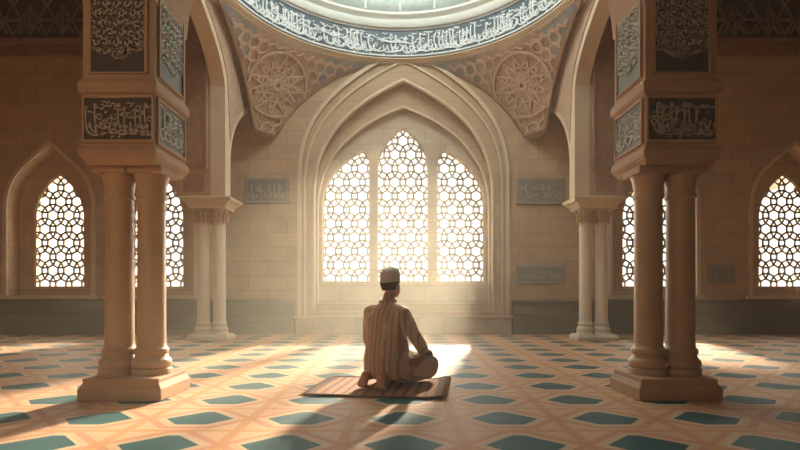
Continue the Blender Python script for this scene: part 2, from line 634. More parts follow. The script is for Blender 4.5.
# ---- window grilles
def inside_seg(p, q, poly):
    """clip a segment to a convex ccw polygon"""
    t0, t1 = 0.0, 1.0
    d = (q[0] - p[0], q[1] - p[1])
    n = len(poly)
    for i in range(n):
        a, c = poly[i], poly[(i + 1) % n]
        ex, ez = c[0] - a[0], c[1] - a[1]
        if abs(ex) + abs(ez) < 1e-9:
            continue
        nx, nz = -ez, ex
        num = nx * (p[0] - a[0]) + nz * (p[1] - a[1])
        den = nx * d[0] + nz * d[1]
        if abs(den) < 1e-12:
            if num < 0:
                return None
            continue
        t = -num / den
        if den > 0:
            t0 = max(t0, t)
        else:
            t1 = min(t1, t)
        if t0 >= t1:
            return None
    return ((p[0] + d[0] * t0, p[1] + d[1] * t0), (p[0] + d[0] * t1, p[1] + d[1] * t1))

def ccw(poly):
    A = sum(poly[i][0] * poly[(i + 1) % len(poly)][1] - poly[(i + 1) % len(poly)][0] * poly[i][1] for i in range(len(poly)))
    return poly if A > 0 else list(reversed(poly))

def grille(poly, y, a=0.112, w=0.019, dep=0.016):
    poly = ccw(poly)
    b = MB()
    xs = [p[0] for p in poly]; zs = [p[1] for p in poly]
    cx, cz = (min(xs) + max(xs)) / 2, min(zs)
    L = a * (1 + sqrt(3))
    segs = []
    for i in range(-9, 10):
        for j in range(-2, 20):
            X = cx + L * (i + 0.5 * (j % 2)); Z = cz + 0.05 + L * sqrt(3) / 2 * j
            hv = [(X + a * cos(pi / 6 + k * pi / 3), Z + a * sin(pi / 6 + k * pi / 3)) for k in range(6)]
            for k in range(6):
                segs.append((hv[k], hv[(k + 1) % 6]))
            for k in range(3):
                th = k * pi / 3
                for s in (-1, 1):
                    v = (X + a * cos(th + s * pi / 6), Z + a * sin(th + s * pi / 6))
                    segs.append((v, (v[0] + a * cos(th), v[1] + a * sin(th))))
    for p, q in segs:
        c = inside_seg(p, q, poly)
        if c and (c[0][0] - c[1][0])**2 + (c[0][1] - c[1][1])**2 > 1e-5:
            b.ribbon([c[0], c[1]], w, lambda u, v, d: (u, y + dep - d, v), dep)
    return b

def frame(poly, y, w=0.025, dep=0.05):
    b = MB()
    b.ribbon(poly, w, lambda u, v, d: (u, y + dep - d, v), dep, closed=True)
    return b

GY = YW + 0.30
wn = struct(empty('window_1', (0, 0, 0)))
for poly in (LL, CEN, LR):
    grille(poly, GY).build('lattice', M['grille'], wn)
    frame(poly, GY - 0.02).build('lancet_frame', M['trim'], wn)
for i, poly in enumerate(aisle_open):
    wn = struct(empty('window_%d' % (i + 2), (0, 0, 0)))
    grille(poly, GY).build('lattice', M['grille'], wn)
    frame(poly, GY - 0.02).build('window_frame', M['trim'], wn)

# ---- outer shell of the hall
def shell(name, args, mat):
    b = MB(); b.box(*args)
    return struct(b.build(name, mat))
shell('wall_left', (-9.3, -9.1, -3.2, 9.8, 0, 6.6), M['plain'])
shell('wall_right', (9.1, 9.3, -3.2, 9.8, 0, 6.6), M['plain'])
shell('wall_front', (-9.3, 9.3, -3.4, -3.2, 0, 6.6), M['plain'])

# ---- dome on pendentives
DY0, DR, ZR = 6.67, 2.63, 5.04
ZC = ZR - DR
RS = DR * sqrt(2)
dome = struct(empty('ceiling', (0, 0, 0)))
# flat ceiling with the round opening, round the dome
b = MB()
circ = [(2.75 * cos(2 * pi * k / 64), DY0 + 2.75 * sin(2 * pi * k / 64)) for k in range(64)]
b.prism([(-9.3, -3.4), (9.3, -3.4), (9.3, 9.8), (-9.3, 9.8)], [circ], lambda u, v, d: (u, v, d), 6.5, 6.7)
b.build('ceiling_slab', M['plain'], dome)
# drum + dome shell
prof = []
for i in range(19):
    a = (pi / 2) * i / 18
    prof.append((2.42 * cos(a) + 0.001, 5.88 + 2.7 * sin(a)))
b = MB(); b.lathe(0, DY0, prof, 72, cap=False)
o = b.build('dome_shell', M['dome'], dome, True, fix=False)
sm = o.modifiers.new('thick', 'SOLIDIFY'); sm.thickness = 0.12; sm.offset = -1 if False else 1
# ribs radiating in the dome
b = MB()
for k in range(24):
    az = 2 * pi * k / 24
    b.tube([((r - 0.01) * cos(az), DY0 + (r - 0.01) * sin(az), z) for r, z in prof[:-1]], 0.02, 6)
b.build('dome_ribs', M['cornice'], dome, True)
# beige ring below the frieze
b = MB()
RING = [(2.78, 5.00), (2.645, 5.00), (2.64, 5.015), (2.61, 5.02), (2.60, 5.04), (2.575, 5.045), (2.57, 5.06), (2.54, 5.07), (2.535, 5.09), (2.75, 5.09), (2.78, 5.00)]
b.lathe(0, DY0, RING, 96, cap=False)
b.build('ring_moulding', M['trim'], dome, True)
# calligraphy frieze
b = MB()
b.lathe(0, DY0, [(2.54, 5.08), (2.54, 5.62), (2.64, 5.62), (2.64, 5.08), (2.54, 5.08)], 96, cap=False)
fr = b.build('calligraphy_frieze', M['frieze_bg'], dome, True)

def script(W, H, rng, dense=1.0, thin=1.0):
    """flowing script strokes in a W x H field: list of (points, half width)"""
    out = []
    u = 0.02 * W
    s = H
    while u < W - 0.12 * s:
        step = s * rng.uniform(0.17, 0.30) / dense
        kind = rng.random()
        if kind < 0.55:      # tall upright with a hooked head
            h = rng.uniform(0.78, 0.93) * s
            lean = rng.uniform(-0.05, 0.03) * s
            pts = bez((u + 0.04 * s, h - 0.10 * s), (u - 0.03 * s, h + 0.02 * s), (u + lean, h), (u + lean * 0.6, h * 0.62), 5)
            pts += bez((u + lean * 0.6, h * 0.62), (u, h * 0.45), (u, 0.36 * s), (u + 0.10 * s, 0.30 * s), 5)[1:]
            out.append((pts, 0.028 * s))
        if kind < 0.85:      # bowl under the line
            w = rng.uniform(0.32, 0.52) * s
            d = rng.uniform(0.06, 0.16) * s
            pts = bez((u, 0.42 * s), (u - 0.02 * s, d), (u + w * 0.75, d - 0.06 * s), (u + w, rng.uniform(0.30, 0.46) * s), 9)
            out.append((pts, 0.03 * s))
        else:                # long sweeping tail
            w = rng.uniform(0.5, 0.8) * s
            z = rng.uniform(0.35, 0.6) * s
            pts = bez((u, z), (u + w * 0.3, z + 0.16 * s), (u + w * 0.6, z - 0.22 * s), (u + w, z + 0.06 * s), 9)
            out.append((pts, 0.025 * s))
        if rng.random() < 0.6:   # loop letter
            cx, cz, r = u + 0.10 * s, rng.uniform(0.38, 0.62) * s, 0.06 * s
            out.append(([(cx + r * cos(t * 0.7), cz + r * sin(t * 0.7)) for t in range(9)], 0.02 * s))
        if dense > 1.4:
            cx, cz = u + rng.uniform(0, 0.15) * s, rng.uniform(0.58, 0.9) * s
            out.append((bez((cx, cz), (cx + 0.06 * s, cz + 0.09 * s), (cx + 0.12 * s, cz - 0.08 * s), (cx + 0.19 * s, cz + 0.03 * s), 6), 0.020 * s))
        if rng.random() < 0.7:   # dots and marks
            cx, cz = u + rng.uniform(0.0, 0.2) * s, rng.choice([0.08, 0.66, 0.8]) * s
            out.append(([(cx - 0.03 * s, cz - 0.015 * s), (cx + 0.03 * s, cz + 0.02 * s)], 0.024 * s))
        u += step
    lim = []
    for pts, w in out:
        q = [(min(max(x, w), W - w), min(max(z, w), H - w)) for x, z in pts]
        lim.append((q, w * thin))
    return lim

rng = random.Random(5)
b = MB()
FH = 0.47
def frmap(u, v, d):
    a = -u / 2.54
    return ((2.54 - d) * cos(a), DY0 + (2.54 - d) * sin(a), 5.115 + v)
for pts, w in script(2 * pi * 2.54, FH, rng, 1.7, 0.8):
    b.ribbon(pts, w, frmap, 0.02)
# running border under and over the letters
for v0 in (0.008, 0.485):
    b.ribbon([(2 * pi * 2.54 * k / 192, v0) for k in range(193)], 0.012, frmap, 0.02)
b.build('calligraphy', M['frieze_fg'], fr)
# white cornice over the frieze
b = MB()
b.lathe(0, DY0, [(2.60, 5.62), (2.48, 5.62), (2.45, 5.66), (2.44, 5.72), (2.48, 5.735), (2.48, 5.77), (2.43, 5.79), (2.40, 5.82), (2.40, 5.85), (2.43, 5.87), (2.43, 5.90), (2.60, 5.90), (2.60, 5.62)], 96, cap=False)
b.build('dome_cornice', M['cornice'], dome, True)

# pendentives
def pend_pt(az, rho, d=0.0):
    z = sqrt(max(RS * RS - rho * rho, 0))
    k = (RS - d) / RS
    return (rho * cos(az) * k, DY0 + rho * sin(az) * k, ZC + z * k)
def rho_max(az):
    return DR / max(abs(cos(az)), abs(sin(az)))
rosette_b = None
for ci, az0 in enumerate((pi / 4, 3 * pi / 4, 5 * pi / 4, 7 * pi / 4)):
    b = MB()
    n, m = 48, 18
    vs, fs = [], []
    for i in range(n + 1):
        az = az0 - pi / 4 + (pi / 2) * i / n
        rm = min(rho_max(az), 3.52)
        for j in range(m + 1):
            vs.append(pend_pt(az, DR + (rm - DR) * (j / m)))
    for i in range(n):
        for j in range(m):
            a = i * (m + 1) + j
            fs.append((a, a + 1, a + m + 2, a + m + 1))
    b.add(vs, fs)
    pd = b.build('pendentive', M['spandrel'], dome, True)
    so = pd.modifiers.new('thick', 'SOLIDIFY'); so.thickness = 0.06; so.offset = 0
    if ci > 1:
        continue
    # edge mouldings where the pendentive meets the wall and side arch
    # grey tiled horns either side
    for sgn in (-1, 1):
        b = MB()
        vs, fs = [], []
        n2, m2 = 14, 6
        for i in range(n2 + 1):
            off = radians(14 + 17 * i / n2)
            az = az0 + sgn * (pi / 4 - off)
            rm = rho_max(az)
            lo, hi = 0.10, 0.86
            for j in range(m2 + 1):
                vs.append(pend_pt(az, DR + (rm - DR) * (lo + (hi - lo) * j / m2), 0.042))
        for i in range(n2):
            for j in range(m2):
                a = i * (m2 + 1) + j
                fs.append((a, a + 1, a + m2 + 2, a + m2 + 1))
        b.add(vs, fs)
        b.build('tile_inlay', M['horn'], pd, True)
    # carved rosette
    TH0 = radians(33.5)
    RHO0 = RS * cos(TH0)
    def rmap(u, v, d):
        th = TH0 + v / RS
        az = az0 + u / RHO0
        r = RS - d - 0.03
        return (r * cos(th) * cos(az), DY0 + r * cos(th) * sin(az), ZC + r * sin(th))
    def okpt(u, v):
        th = TH0 + v / RS
        az = az0 + u / RHO0
        rho = RS * cos(th)
        return DR + 0.05 < rho < min(rho_max(az) - 0.04, 3.49)
    b = MB()
    def strap(pts, w=0.014, h=0.025):
        run = []
        for p in pts:
            if okpt(*p):
                run.append(p)
            else:
                if len(run) > 1:
                    b.ribbon(run, w, rmap, h)
                run = []
        if len(run) > 1:
            b.ribbon(run, w, rmap, h)
    def circle(cx, cz, r, n=48, w=0.014, h=0.025):
        strap([(cx + r * cos(2 * pi * k / n), cz + r * sin(2 * pi * k / n)) for k in range(n + 1)], w, h)
    circle(0, 0, 0.07, 20, 0.03, 0.05)
    circle(0, 0, 0.30, 48, 0.012)
    circle(0, 0, 0.56, 64, 0.02, 0.035)
    for k in range(12):
        a = 2 * pi * k / 12
        # petal
        pts = bez((0.08 * cos(a), 0.08 * sin(a)), (0.24 * cos(a - 0.4), 0.24 * sin(a - 0.4)), (0.34 * cos(a - 0.2), 0.34 * sin(a - 0.2)), (0.42 * cos(a), 0.42 * sin(a)), 8)
        strap(pts)
        pts = bez((0.08 * cos(a), 0.08 * sin(a)), (0.24 * cos(a + 0.4), 0.24 * sin(a + 0.4)), (0.34 * cos(a + 0.2), 0.34 * sin(a + 0.2)), (0.42 * cos(a), 0.42 * sin(a)), 8)
        strap(pts)
        a2 = a + 2 * pi * 5 / 12
        strap([(0.55 * (cos(a) * (1 - t / 12) + cos(a2) * t / 12), 0.55 * (sin(a) * (1 - t / 12) + sin(a2) * t / 12)) for t in range(13)], 0.01)
    # interlaced hexagons below and beside
    for i in range(-7, 8):
        for j in range(-8, 8):
            cx = 0.21 * (i + 0.5 * (j % 2)); cz = -0.05 + 0.182 * j
            if sqrt(cx * cx + cz * cz) < 0.62:
                continue
            hx = []
            for k in range(6):
                p, q = (0.105 * cos(k * pi / 3 + pi / 6), 0.105 * sin(k * pi / 3 + pi / 6)), (0.105 * cos((k + 1) * pi / 3 + pi / 6), 0.105 * sin((k + 1) * pi / 3 + pi / 6))
                for t in range(4):
                    hx.append((cx + p[0] + (q[0] - p[0]) * t / 4, cz + p[1] + (q[1] - p[1]) * t / 4))
            hx.append(hx[0])
            strap(hx, 0.013)
    b.build('rosette', M['rosette'], pd)

# ---- side arcades under the dome (keel arches in the planes x = +-2.65)
def side_wall(s, name):
    X0, X1 = s * 2.74, s * 2.97
    ya, yb, yc = 7.84, 4.3, 6.0
    arc = [(7.84, 2.20), (7.84, 3.90)]
    arc += bez((7.84, 3.90), (7.84, 4.35), (7.15, 4.75), (6.1, 5.10), 14)[1:]
    arc += bez((6.1, 5.10), (5.05, 4.75), (4.4, 4.35), (4.4, 3.90), 14)[1:]
    arc += [(4.4, 3.4)]
    poly = [(8.08, 2.20), (8.08, 2.9)] + bez((8.08, 2.9), (8.12, 3.5), (8.7, 3.9), (YW, 4.15), 10)[1:] + [(YW, 6.55), (4.05, 6.55), (4.05, 3.4)] + list(reversed(arc))
    b = MB()
    b.prism(poly, [], lambda u, v, d: (d, u, v), X0, X1)
    o = struct(b.build(name, M['trim']))
    top = bez((7.95, 4.0), (7.95, 4.40), (7.25, 4.85), (6.2, 5.20), 12)
    b = MB()
    b.prism(top + [(YW - 0.02, 5.2), (YW - 0.02, 4.22)] + bez((YW - 0.02, 4.22), (8.75, 4.02), (8.25, 3.75), (8.06, 3.2), 8)[1:], [], lambda u, v, d: (d, u, v), X0 + s * 0.02, X0 - s * 0.012)
    b.build('spandrel_infill', M['spandrel'], o)
    return o
side_wall(-1, 'wall_arcade_left')
side_wall(1, 'wall_arcade_right')

# ---- transverse wall on the near piers (its soffit is above the picture)
b = MB()
arc = [(1.74, 2.82)] + bez((1.74, 2.82), (1.70, 3.6), (1.0, 5.0), (0, 5.6), 14)[1:]
arc = arc + [(-x, z) for x, z in reversed(arc[:-1])]
poly = [(2.26, 2.82)] + [(2.26, 3.5), (9.2, 3.5), (9.2, 6.55), (-9.2, 6.55), (-9.2, 3.5), (-2.26, 3.5), (-2.26, 2.82)] + list(reversed(arc))
b.prism(poly, [], lambda u, v, d: (u, d, v), 3.56, 4.08)
struct(b.build('wall_transverse', M['pier']))

# ================================================================== PIERS
def col_profile(r, z0, z1, base_h, cap_h):
    p = [(r * 1.42, z0), (r * 1.42, z0 + base_h * 0.18), (r * 1.36, z0 + base_h * 0.22)]
    for k in range(7):                     # lower torus
        a = -pi / 2 + pi * k / 6
        p.append((r * (1.24 + 0.16 * cos(a)), z0 + base_h * (0.38 + 0.16 * sin(a))))
    p += [(r * 1.16, z0 + base_h * 0.58), (r * 1.12, z0 + base_h * 0.68)]
    for k in range(7):                     # upper torus
        a = -pi / 2 + pi * k / 6
        p.append((r * (1.10 + 0.11 * cos(a)), z0 + base_h * (0.80 + 0.11 * sin(a))))
    p += [(r * 1.04, z0 + base_h * 0.94), (r, z0 + base_h * 1.1)]
    zc = z1 - cap_h
    p += [(r * 0.97, zc - 0.02), (r * 1.06, zc - 0.015), (r * 1.08, zc), (r * 1.03, zc + 0.015)]
    for k in range(1, 7):                  # bell
        t = k / 6
        p.append((r * (1.0 + 0.26 * t * t), zc + 0.015 + (cap_h - 0.03) * t))
    p += [(r * 1.3, z1)]
    return p

def panel_pattern(W, H, rng):
    """dense interlaced knotwork filling a W x H field, closed below by a chevron"""
    out = []
    g = W / 4.0
    z0 = 0.0
    nz = int(H / g) + 2
    def ok(x, z):
        return 0.006 < x < W - 0.006 and z < H - 0.006 and z > 0.10 + 0.26 * abs(x - W / 2) * 1.6 - 0.02
    def push(pts, w):
        run = []
        for p in pts:
            if ok(*p):
                run.append(p)
            else:
                if len(run) > 1: out.append((run, w))
                run = []
        if len(run) > 1: out.append((run, w))
    g = W / 5.0
    nz = int(H / (g * 0.9)) + 2
    for i in range(0, 7):
        for j in range(0, nz + 1):
            cx, cz = g * (i - 0.25 + 0.5 * (j % 2)), g * 0.9 * j
            push([(cx + g * 0.56 * cos(2 * pi * k / 20), cz + g * 0.56 * sin(2 * pi * k / 20)) for k in range(21)], 0.0052)
            t0 = rng.uniform(0, 6.28)
            push([(cx + g * (0.06 + 0.032 * k) * cos(t0 + k * 0.6), cz + g * (0.06 + 0.032 * k) * sin(t0 + k * 0.6)) for k in range(11)], 0.0055)
            if rng.random() < 0.7:
                push([(cx + g * (-0.45 + 0.09 * k), cz + g * (0.45 + 0.12 * sin(k * 0.6 + t0))) for k in range(11)], 0.0045)
    # chevron
    push([(W * t / 20, 0.115 + 0.30 * abs(W * t / 20 - W / 2) * 1.5) for t in range(21)], 0.012)
    return out

def panel(root, W, H, mp, bg, fg, strokes, name, depth=0.02, margin=0.0):
    """recessed field with raised carving; mp(u, v, d): d outwards from the block face"""
    b = MB()
    vs = [mp(0, 0, 0.004), mp(W, 0, 0.004), mp(W, H, 0.004), mp(0, H, 0.004), mp(0, 0, -0.02), mp(W, 0, -0.02), mp(W, H, -0.02), mp(0, H, -0.02)]
    b.add(vs, [(0, 1, 2, 3), (4, 7, 6, 5), (0, 4, 5, 1), (1, 5, 6, 2), (2, 6, 7, 3), (3, 7, 4, 0)])
    p = b.build(name, M[bg], root)
    b = MB()
    for pts, w in strokes:
        b.ribbon(pts, w, mp, 0.012)
    b.build('carving', M[fg], p)
    # raised border
    b = MB()
    b.ribbon([(-0.008, -0.008), (W + 0.008, -0.008), (W + 0.008, H + 0.008), (-0.008, H + 0.008)], 0.012, mp, 0.016, closed=True)
    b.build('panel_border', M['pier'], p)
    return p

def near_pier(s, label, seed):
    rng = random.Random(seed)
    cx, cy = s * 2.0, 3.81
    root = tag(empty('stone_pier', (cx, cy, 0)), label, 'pier', 'carved piers on paired columns nearest the viewer')
    # plinth
    b = MB()
    b.sqprofile(-s * 0.03, -0.06, [(0.295, 0.25, 0), (0.295, 0.25, 0.085), (0.285, 0.24, 0.10), (0.27, 0.23, 0.125), (0.27, 0.23, 0.155)])
    b.build('plinth', M['pier'], root, bevel=0.008)
    for dx in (-s * 0.128, s * 0.112):
        b = MB()
        b.lathe(dx - s * 0.005, -0.05, col_profile(0.100, 0.155, 1.65, 0.215, 0.17), 40)
        b.build('column', M['shaft'], root, True)
        b = MB()
        b.box(dx - 0.135 - s * 0.005, dx + 0.135 - s * 0.005, -0.19, 0.09, 1.635, 1.685)
        b.build('abacus', M['pier'], root, bevel=0.006)
    # entablature block
    b = MB()
    h = 0.255
    prof = [(0.24, 0.24, 1.68), (0.245, 0.245, 1.692), (0.25, 0.25, 1.70), (0.262, 0.262, 1.715), (0.276, 0.276, 1.74), (0.276, 0.276, 1.775), (0.268, 0.268, 1.79), (h, h, 1.80),
            (h, h, 2.175), (0.27, 0.27, 2.185), (0.28, 0.28, 2.20), (0.28, 0.28, 2.25), (0.27, 0.27, 2.27), (h, h, 2.285), (h, h, 3.6)]
    b.sqprofile(0, 0, prof)
    b.build('entablature_block', M['pier'], root, bevel=0.004)
    # front panels
    fm = lambda x0, z0: (lambda u, v, d: (x0 + u, -h - d, z0 + v))
    W = 0.475
    panel(root, W, 0.30, fm(-W / 2, 1.845), 'panel_bg', 'panel_fg', script(W, 0.30, rng, 2.0, 0.72), 'calligraphy_panel')
    W = 0.385
    panel(root, W, 0.95, fm(-W / 2 + 0.0, 2.33), 'panel_bg', 'panel_fg', panel_pattern(W, 0.95, rng), 'knotwork_panel')
    # panels on the face towards the middle of the hall
    def im(w, z0):
        if s < 0:
            return lambda u, v, d: (h + d, -w / 2 + u, z0 + v)
        return lambda u, v, d: (-h - d, w / 2 - u, z0 + v)
    W = 0.42
    panel(root, W, 0.30, im(W, 1.845), 'inlay_bg', 'inlay_fg', script(W, 0.30, rng, 2.0, 0.72), 'side_calligraphy_panel')
    panel(root, 0.38, 0.70, im(0.38, 2.33), 'inlay_bg', 'inlay_fg', panel_pattern(0.38, 0.70, rng), 'side_knotwork_panel')
    return root
near_pier(-1, 'large carved stone pier on paired columns, nearest the viewer, left of the kneeling man', 3)
near_pier(1, 'large carved stone pier on paired columns, nearest the viewer, right of the kneeling man', 8)

def far_pier(s, label, seed):
    rng = random.Random(seed)
    cx, cy = (-3.06 if s < 0 else 3.14), 8.12
    root = tag(empty('arcade_pier', (cx, cy, 0)), label, 'pier', 'smaller piers by the back wall')
    b = MB()
    b.sqprofile(0, 0, [(0.33, 0.21, 0), (0.33, 0.21, 0.06), (0.31, 0.19, 0.08), (0.30, 0.18, 0.10)])
    b.build('plinth', M['pale'], root, bevel=0.006)
    for dx in (-0.13, 0.13):
        b = MB()
        b.lathe(dx, 0, col_profile(0.098, 0.10, 2.13, 0.20, 0.26), 32)
        b.build('column', M['pale'], root, True)
        # leaves round the capital
        b = MB()
        for k in range(10):
            a = 2 * pi * k / 10
            p = []
            for t in range(6):
                rr = 0.108 + 0.032 * (t / 5)**2 + 0.006
                p.append((dx + rr * cos(a), rr * sin(a), 1.89 + 0.19 * t / 5))
            b.tube(p, [0.026, 0.03, 0.03, 0.027, 0.022, 0.014], 6)
        b.build('capital_leaves', M['pier'], root, True)
    b = MB()
    b.sqprofile(0, 0, [(0.30, 0.21, 2.10), (0.30, 0.21, 2.14), (0.34, 0.25, 2.19), (0.40, 0.29, 2.23), (0.41, 0.30, 2.27), (0.36, 0.27, 2.29)])
    b.build('impost_moulding', M['trim'], root, bevel=0.005)
    b = MB()
    # shaft of masonry above the impost, beside the arch rib
    x0, x1 = (2.97, 3.50)
    xa, xb = sorted((s * x0 - cx, s * x1 - cx))
    b.box(xa, xb, 0.0, 0.32, 2.28, 6.4)
    b.box(xa, xb, -0.28, 0.0, 2.28, 6.4)
    b.build('masonry_shaft', M['pier'], root)
    b = MB()
    b.box(xa + 0.06, xb - 0.06, -0.288, -0.27, 2.72, 6.3)
    cp = b.build('carved_face', M['relief'], root)
    W = xb - xa - 0.12
    b = MB()
    mp = lambda u, v, d: (xa + 0.06 + u, -0.288 - d, 2.72 + v)
    b.ribbon([(0, 0), (W, 0), (W, 3.5), (0, 3.5)], 0.018, mp, 0.02, closed=True)
    b.build('face_border', M['pier'], cp)
    b = MB()
    b.box(xa + 0.10, xb - 0.10, -0.288, -0.27, 2.34, 2.64)
    b.build('lower_face', M['relief'], root)
    return root
far_pier(-1, 'slender pale pair of columns by the back wall, left of the central window', 11)
far_pier(1, 'slender pale pair of columns by the back wall, right of the central window', 12)

# ================================================================== PLAQUES AND CARVED FRIEZES ON THE BACK WALL
def plaque(x0, x1, z0, z1, label, seed):
    rng = random.Random(seed)
    W, H = x1 - x0, z1 - z0
    root = tag(empty('wall_plaque', ((x0 + x1) / 2, YW, z0)), label, 'plaque', 'grey plaques on the back wall')
    b = MB(); b.box(-W / 2, W / 2, -0.03, 0.0, 0, H)
    b.build('slab', M['plaque'], root, bevel=0.006)
    mp = lambda u, v, d: (-W / 2 + u, -0.03 - d, v)
    b = MB()
    b.ribbon([(0.03, 0.03), (W - 0.03, 0.03), (W - 0.03, H - 0.03), (0.03, H - 0.03)], 0.012, mp, 0.012, closed=True)
    b.build('border', M['plaque_line'], root)
    b = MB()
    for pts, w in script(W - 0.12, H - 0.12, rng, 1.1):
        b.ribbon([(x + 0.06, z + 0.06) for x, z in pts], w, mp, 0.012)
    b.build('lettering', M['plaque_line'], root)
plaque(-2.88, -2.06, 2.42, 2.90, 'grey inscribed plaque on the back wall left of the central window', 21)
plaque(2.16, 3.05, 2.40, 2.90, 'upper grey inscribed plaque on the back wall right of the central window', 22)
plaque(2.16, 3.05, 0.93, 1.28, 'lower grey plaque just above the dado right of the central window', 23)
plaque(5.72, 6.24, 0.93, 1.30, 'small grey plaque beside the rightmost window', 24)

def carved_frieze(s, label):
    x0, x1 = sorted((s * 9.0, s * 4.0))
    W, H, z0 = x1 - x0, 1.0, 5.46
    root = tag(empty('carved_frieze', ((x0 + x1) / 2, YW, z0)), label, 'frieze', 'dark carved friezes high on the back wall')
    b = MB(); b.box(-W / 2, W / 2, -0.05, 0, 0, H)
    b.build('field', M['wood'], root)
    mp = lambda u, v, d: (-W / 2 + u, -0.05 - d, v)
    b = MB()
    g = 0.62
    n = int(W / g) + 1
    for i in range(n):
        u = i * g
        for pts in ([(u, 0.05), (u + g / 2, 0.62), (u + g, 0.05)], [(u, 0.62), (u + g / 2, 0.05), (u + g, 0.62)],
                    [(u + 0.1, 0.08), (u + g / 2, 0.42), (u + g - 0.1, 0.08)], [(u, 0.34), (u + g, 0.34)],
                    [(u + g / 2, 0.05), (u + g / 2, 0.62)], [(u, 0.62), (u + g / 2, 0.98), (u + g, 0.62)]):
            q = [(min(max(x, 0.02), W - 0.02), z) for x, z in pts]
            b.ribbon(q, 0.022, mp, 0.03)
        b.ribbon([(min(u + g / 2 + 0.13 * cos(2 * pi * k / 16), W - 0.02), 0.33 + 0.13 * sin(2 * pi * k / 16)) for k in range(17)], 0.018, mp, 0.03)
    b.build('strapwork', M['wood_fg'], root)
    b = MB()
    b.box(-W / 2, W / 2, -0.10, 0, -0.10, 0.0)
    b.box(-W / 2, W / 2, -0.07, 0, -0.30, -0.24)
    b.box(-W / 2, W / 2, -0.03, 0, -0.24, -0.10)
    b.build('lower_moulding', M['relief'], root, bevel=0.006)
carved_frieze(-1, 'dark carved frieze high on the back wall at top left')
carved_frieze(1, 'dark carved frieze high on the back wall at top right')

# ================================================================== RUG
rug_a = radians(-8)
RC = (-0.15, 4.03)
rug = tag(empty('prayer_rug', (RC[0], RC[1], 0), rug_a), 'small striped orange and brown prayer rug under the kneeling man', 'rug')
rug.scale = (1.05, 1, 1)
def rug_z(x, y):
    z = 0.012 + 0.003 * sin(x * 9 + y * 4)
    if x > 0.36:
        z += 1.1 * (x - 0.36)**2 * (1.0 + 0.6 * max(0, y) / 0.4)
    return z
b = MB()
nx, ny = 40, 34
vs, fs = [], []
for lay in (0, 1):
    for i in range(nx + 1):
        for j in range(ny + 1):
            x = -0.48 + 0.96 * i / nx
            y = -0.41 + 0.82 * j / ny
            vs.append((x, y, rug_z(x, y) - (0.010 if lay == 0 else 0)))
N = (nx + 1) * (ny + 1)
for i in range(nx):
    for j in range(ny):
        a = i * (ny + 1) + j
        fs.append((N + a, N + a + ny + 1, N + a + ny + 2, N + a + 1))
        fs.append((a, a + 1, a + ny + 2, a + ny + 1))
for i in range(nx):
    for j in (0, ny):
        a, c = i * (ny + 1) + j, (i + 1) * (ny + 1) + j
        fs.append((a, c, c + N, a + N))
for j in range(ny):
    for i in (0, nx):
        a = i * (ny + 1) + j
        fs.append((a, a + 1, a + 1 + N, a + N))
b.add(vs, fs)
b.build('pile', M['rug'], rug, True)
b = MB()
edge = [(-0.48 + 0.96 * t / 40, -0.41) for t in range(41)] + [(0.48, -0.41 + 0.82 * t / 34) for t in range(1, 35)] + [(0.48 - 0.96 * t / 40, 0.41) for t in range(1, 41)] + [(-0.48, 0.41 - 0.82 * t / 34) for t in range(1, 34)]
b.tube([(x, y, rug_z(x, y) - 0.004) for x, y in edge], 0.009, 8, closed=True)
b.build('binding', M['rug_edge'], rug, True)
b = MB()
rng = random.Random(2)
for sx in (-1, 1):
    for k in range(56):
        y = -0.40 + 0.80 * k / 55
        x0 = sx * 0.485
        z = rug_z(sx * 0.48, y) - 0.004
        dx = sx * rng.uniform(0.028, 0.04)
        b.tube([(x0, y, z), (x0 + dx * 0.6, y + rng.uniform(-0.004, 0.004), max(0.005, z + (0.004 if sx > 0 else -0.004))), (x0 + dx, y + rng.uniform(-0.008, 0.008), max(0.004, z - 0.006))], 0.003, 5)
fr = b.build('fringe', M['fringe'], rug, True)
fr['kind'] = 'stuff'

# ================================================================== PERSON
def fused(mb, name, mat, parent, voxel, smooth_it=6, fac=0.5, wrinkle=None):
    """fuse overlapping closed forms into one continuous skin"""
    me = mb.mesh(name + '_src', None)
    t = bpy.data.objects.new(name + '_src', me)
    COL.objects.link(t)
    r = t.modifiers.new('remesh', 'REMESH')
    r.mode = 'VOXEL'
    r.voxel_size = voxel
    r.use_smooth_shade = True
    sm = t.modifiers.new('smooth', 'SMOOTH')
    sm.factor = fac
    sm.iterations = smooth_it
    dg = bpy.context.evaluated_depsgraph_get()
    dg.update()
    res = bpy.data.meshes.new_from_object(t.evaluated_get(dg))
    bpy.data.objects.remove(t)
    res.name = name
    res.materials.clear()
    res.materials.append(mat)
    if wrinkle:
        nrm = [v.normal.copy() for v in res.vertices]
        for v, nn in zip(res.vertices, nrm):
            v.co += nn * wrinkle(v.co)
    for p in res.polygons:
        p.use_smooth = True
    o = bpy.data.objects.new(name, res)
    COL.objects.link(o)
    o.parent = parent
    return o

ALPHA = radians(-34)          # turned to the right of the window
man = tag(empty('person', (-0.115, 4.02, 0.012), ALPHA), 'man in striped brown robe and pale cap kneeling on the rug, back turned', 'person')
# local axes: x = his right, y = forwards, z = up
b = MB()
# trunk
b.ellipsoid((0, 0.0, 0.27), (0.165, 0.13, 0.13))
b.ellipsoid((0, 0.02, 0.38), (0.145, 0.105, 0.13))
b.ellipsoid((0, 0.02, 0.51), (0.165, 0.11, 0.14))
b.cone((-0.13, 0.01, 0.59), 0.065, (0.13, 0.01, 0.59), 0.065)
b.cone((0, 0.015, 0.60), 0.058, (0, 0.047, 0.72), 0.047)
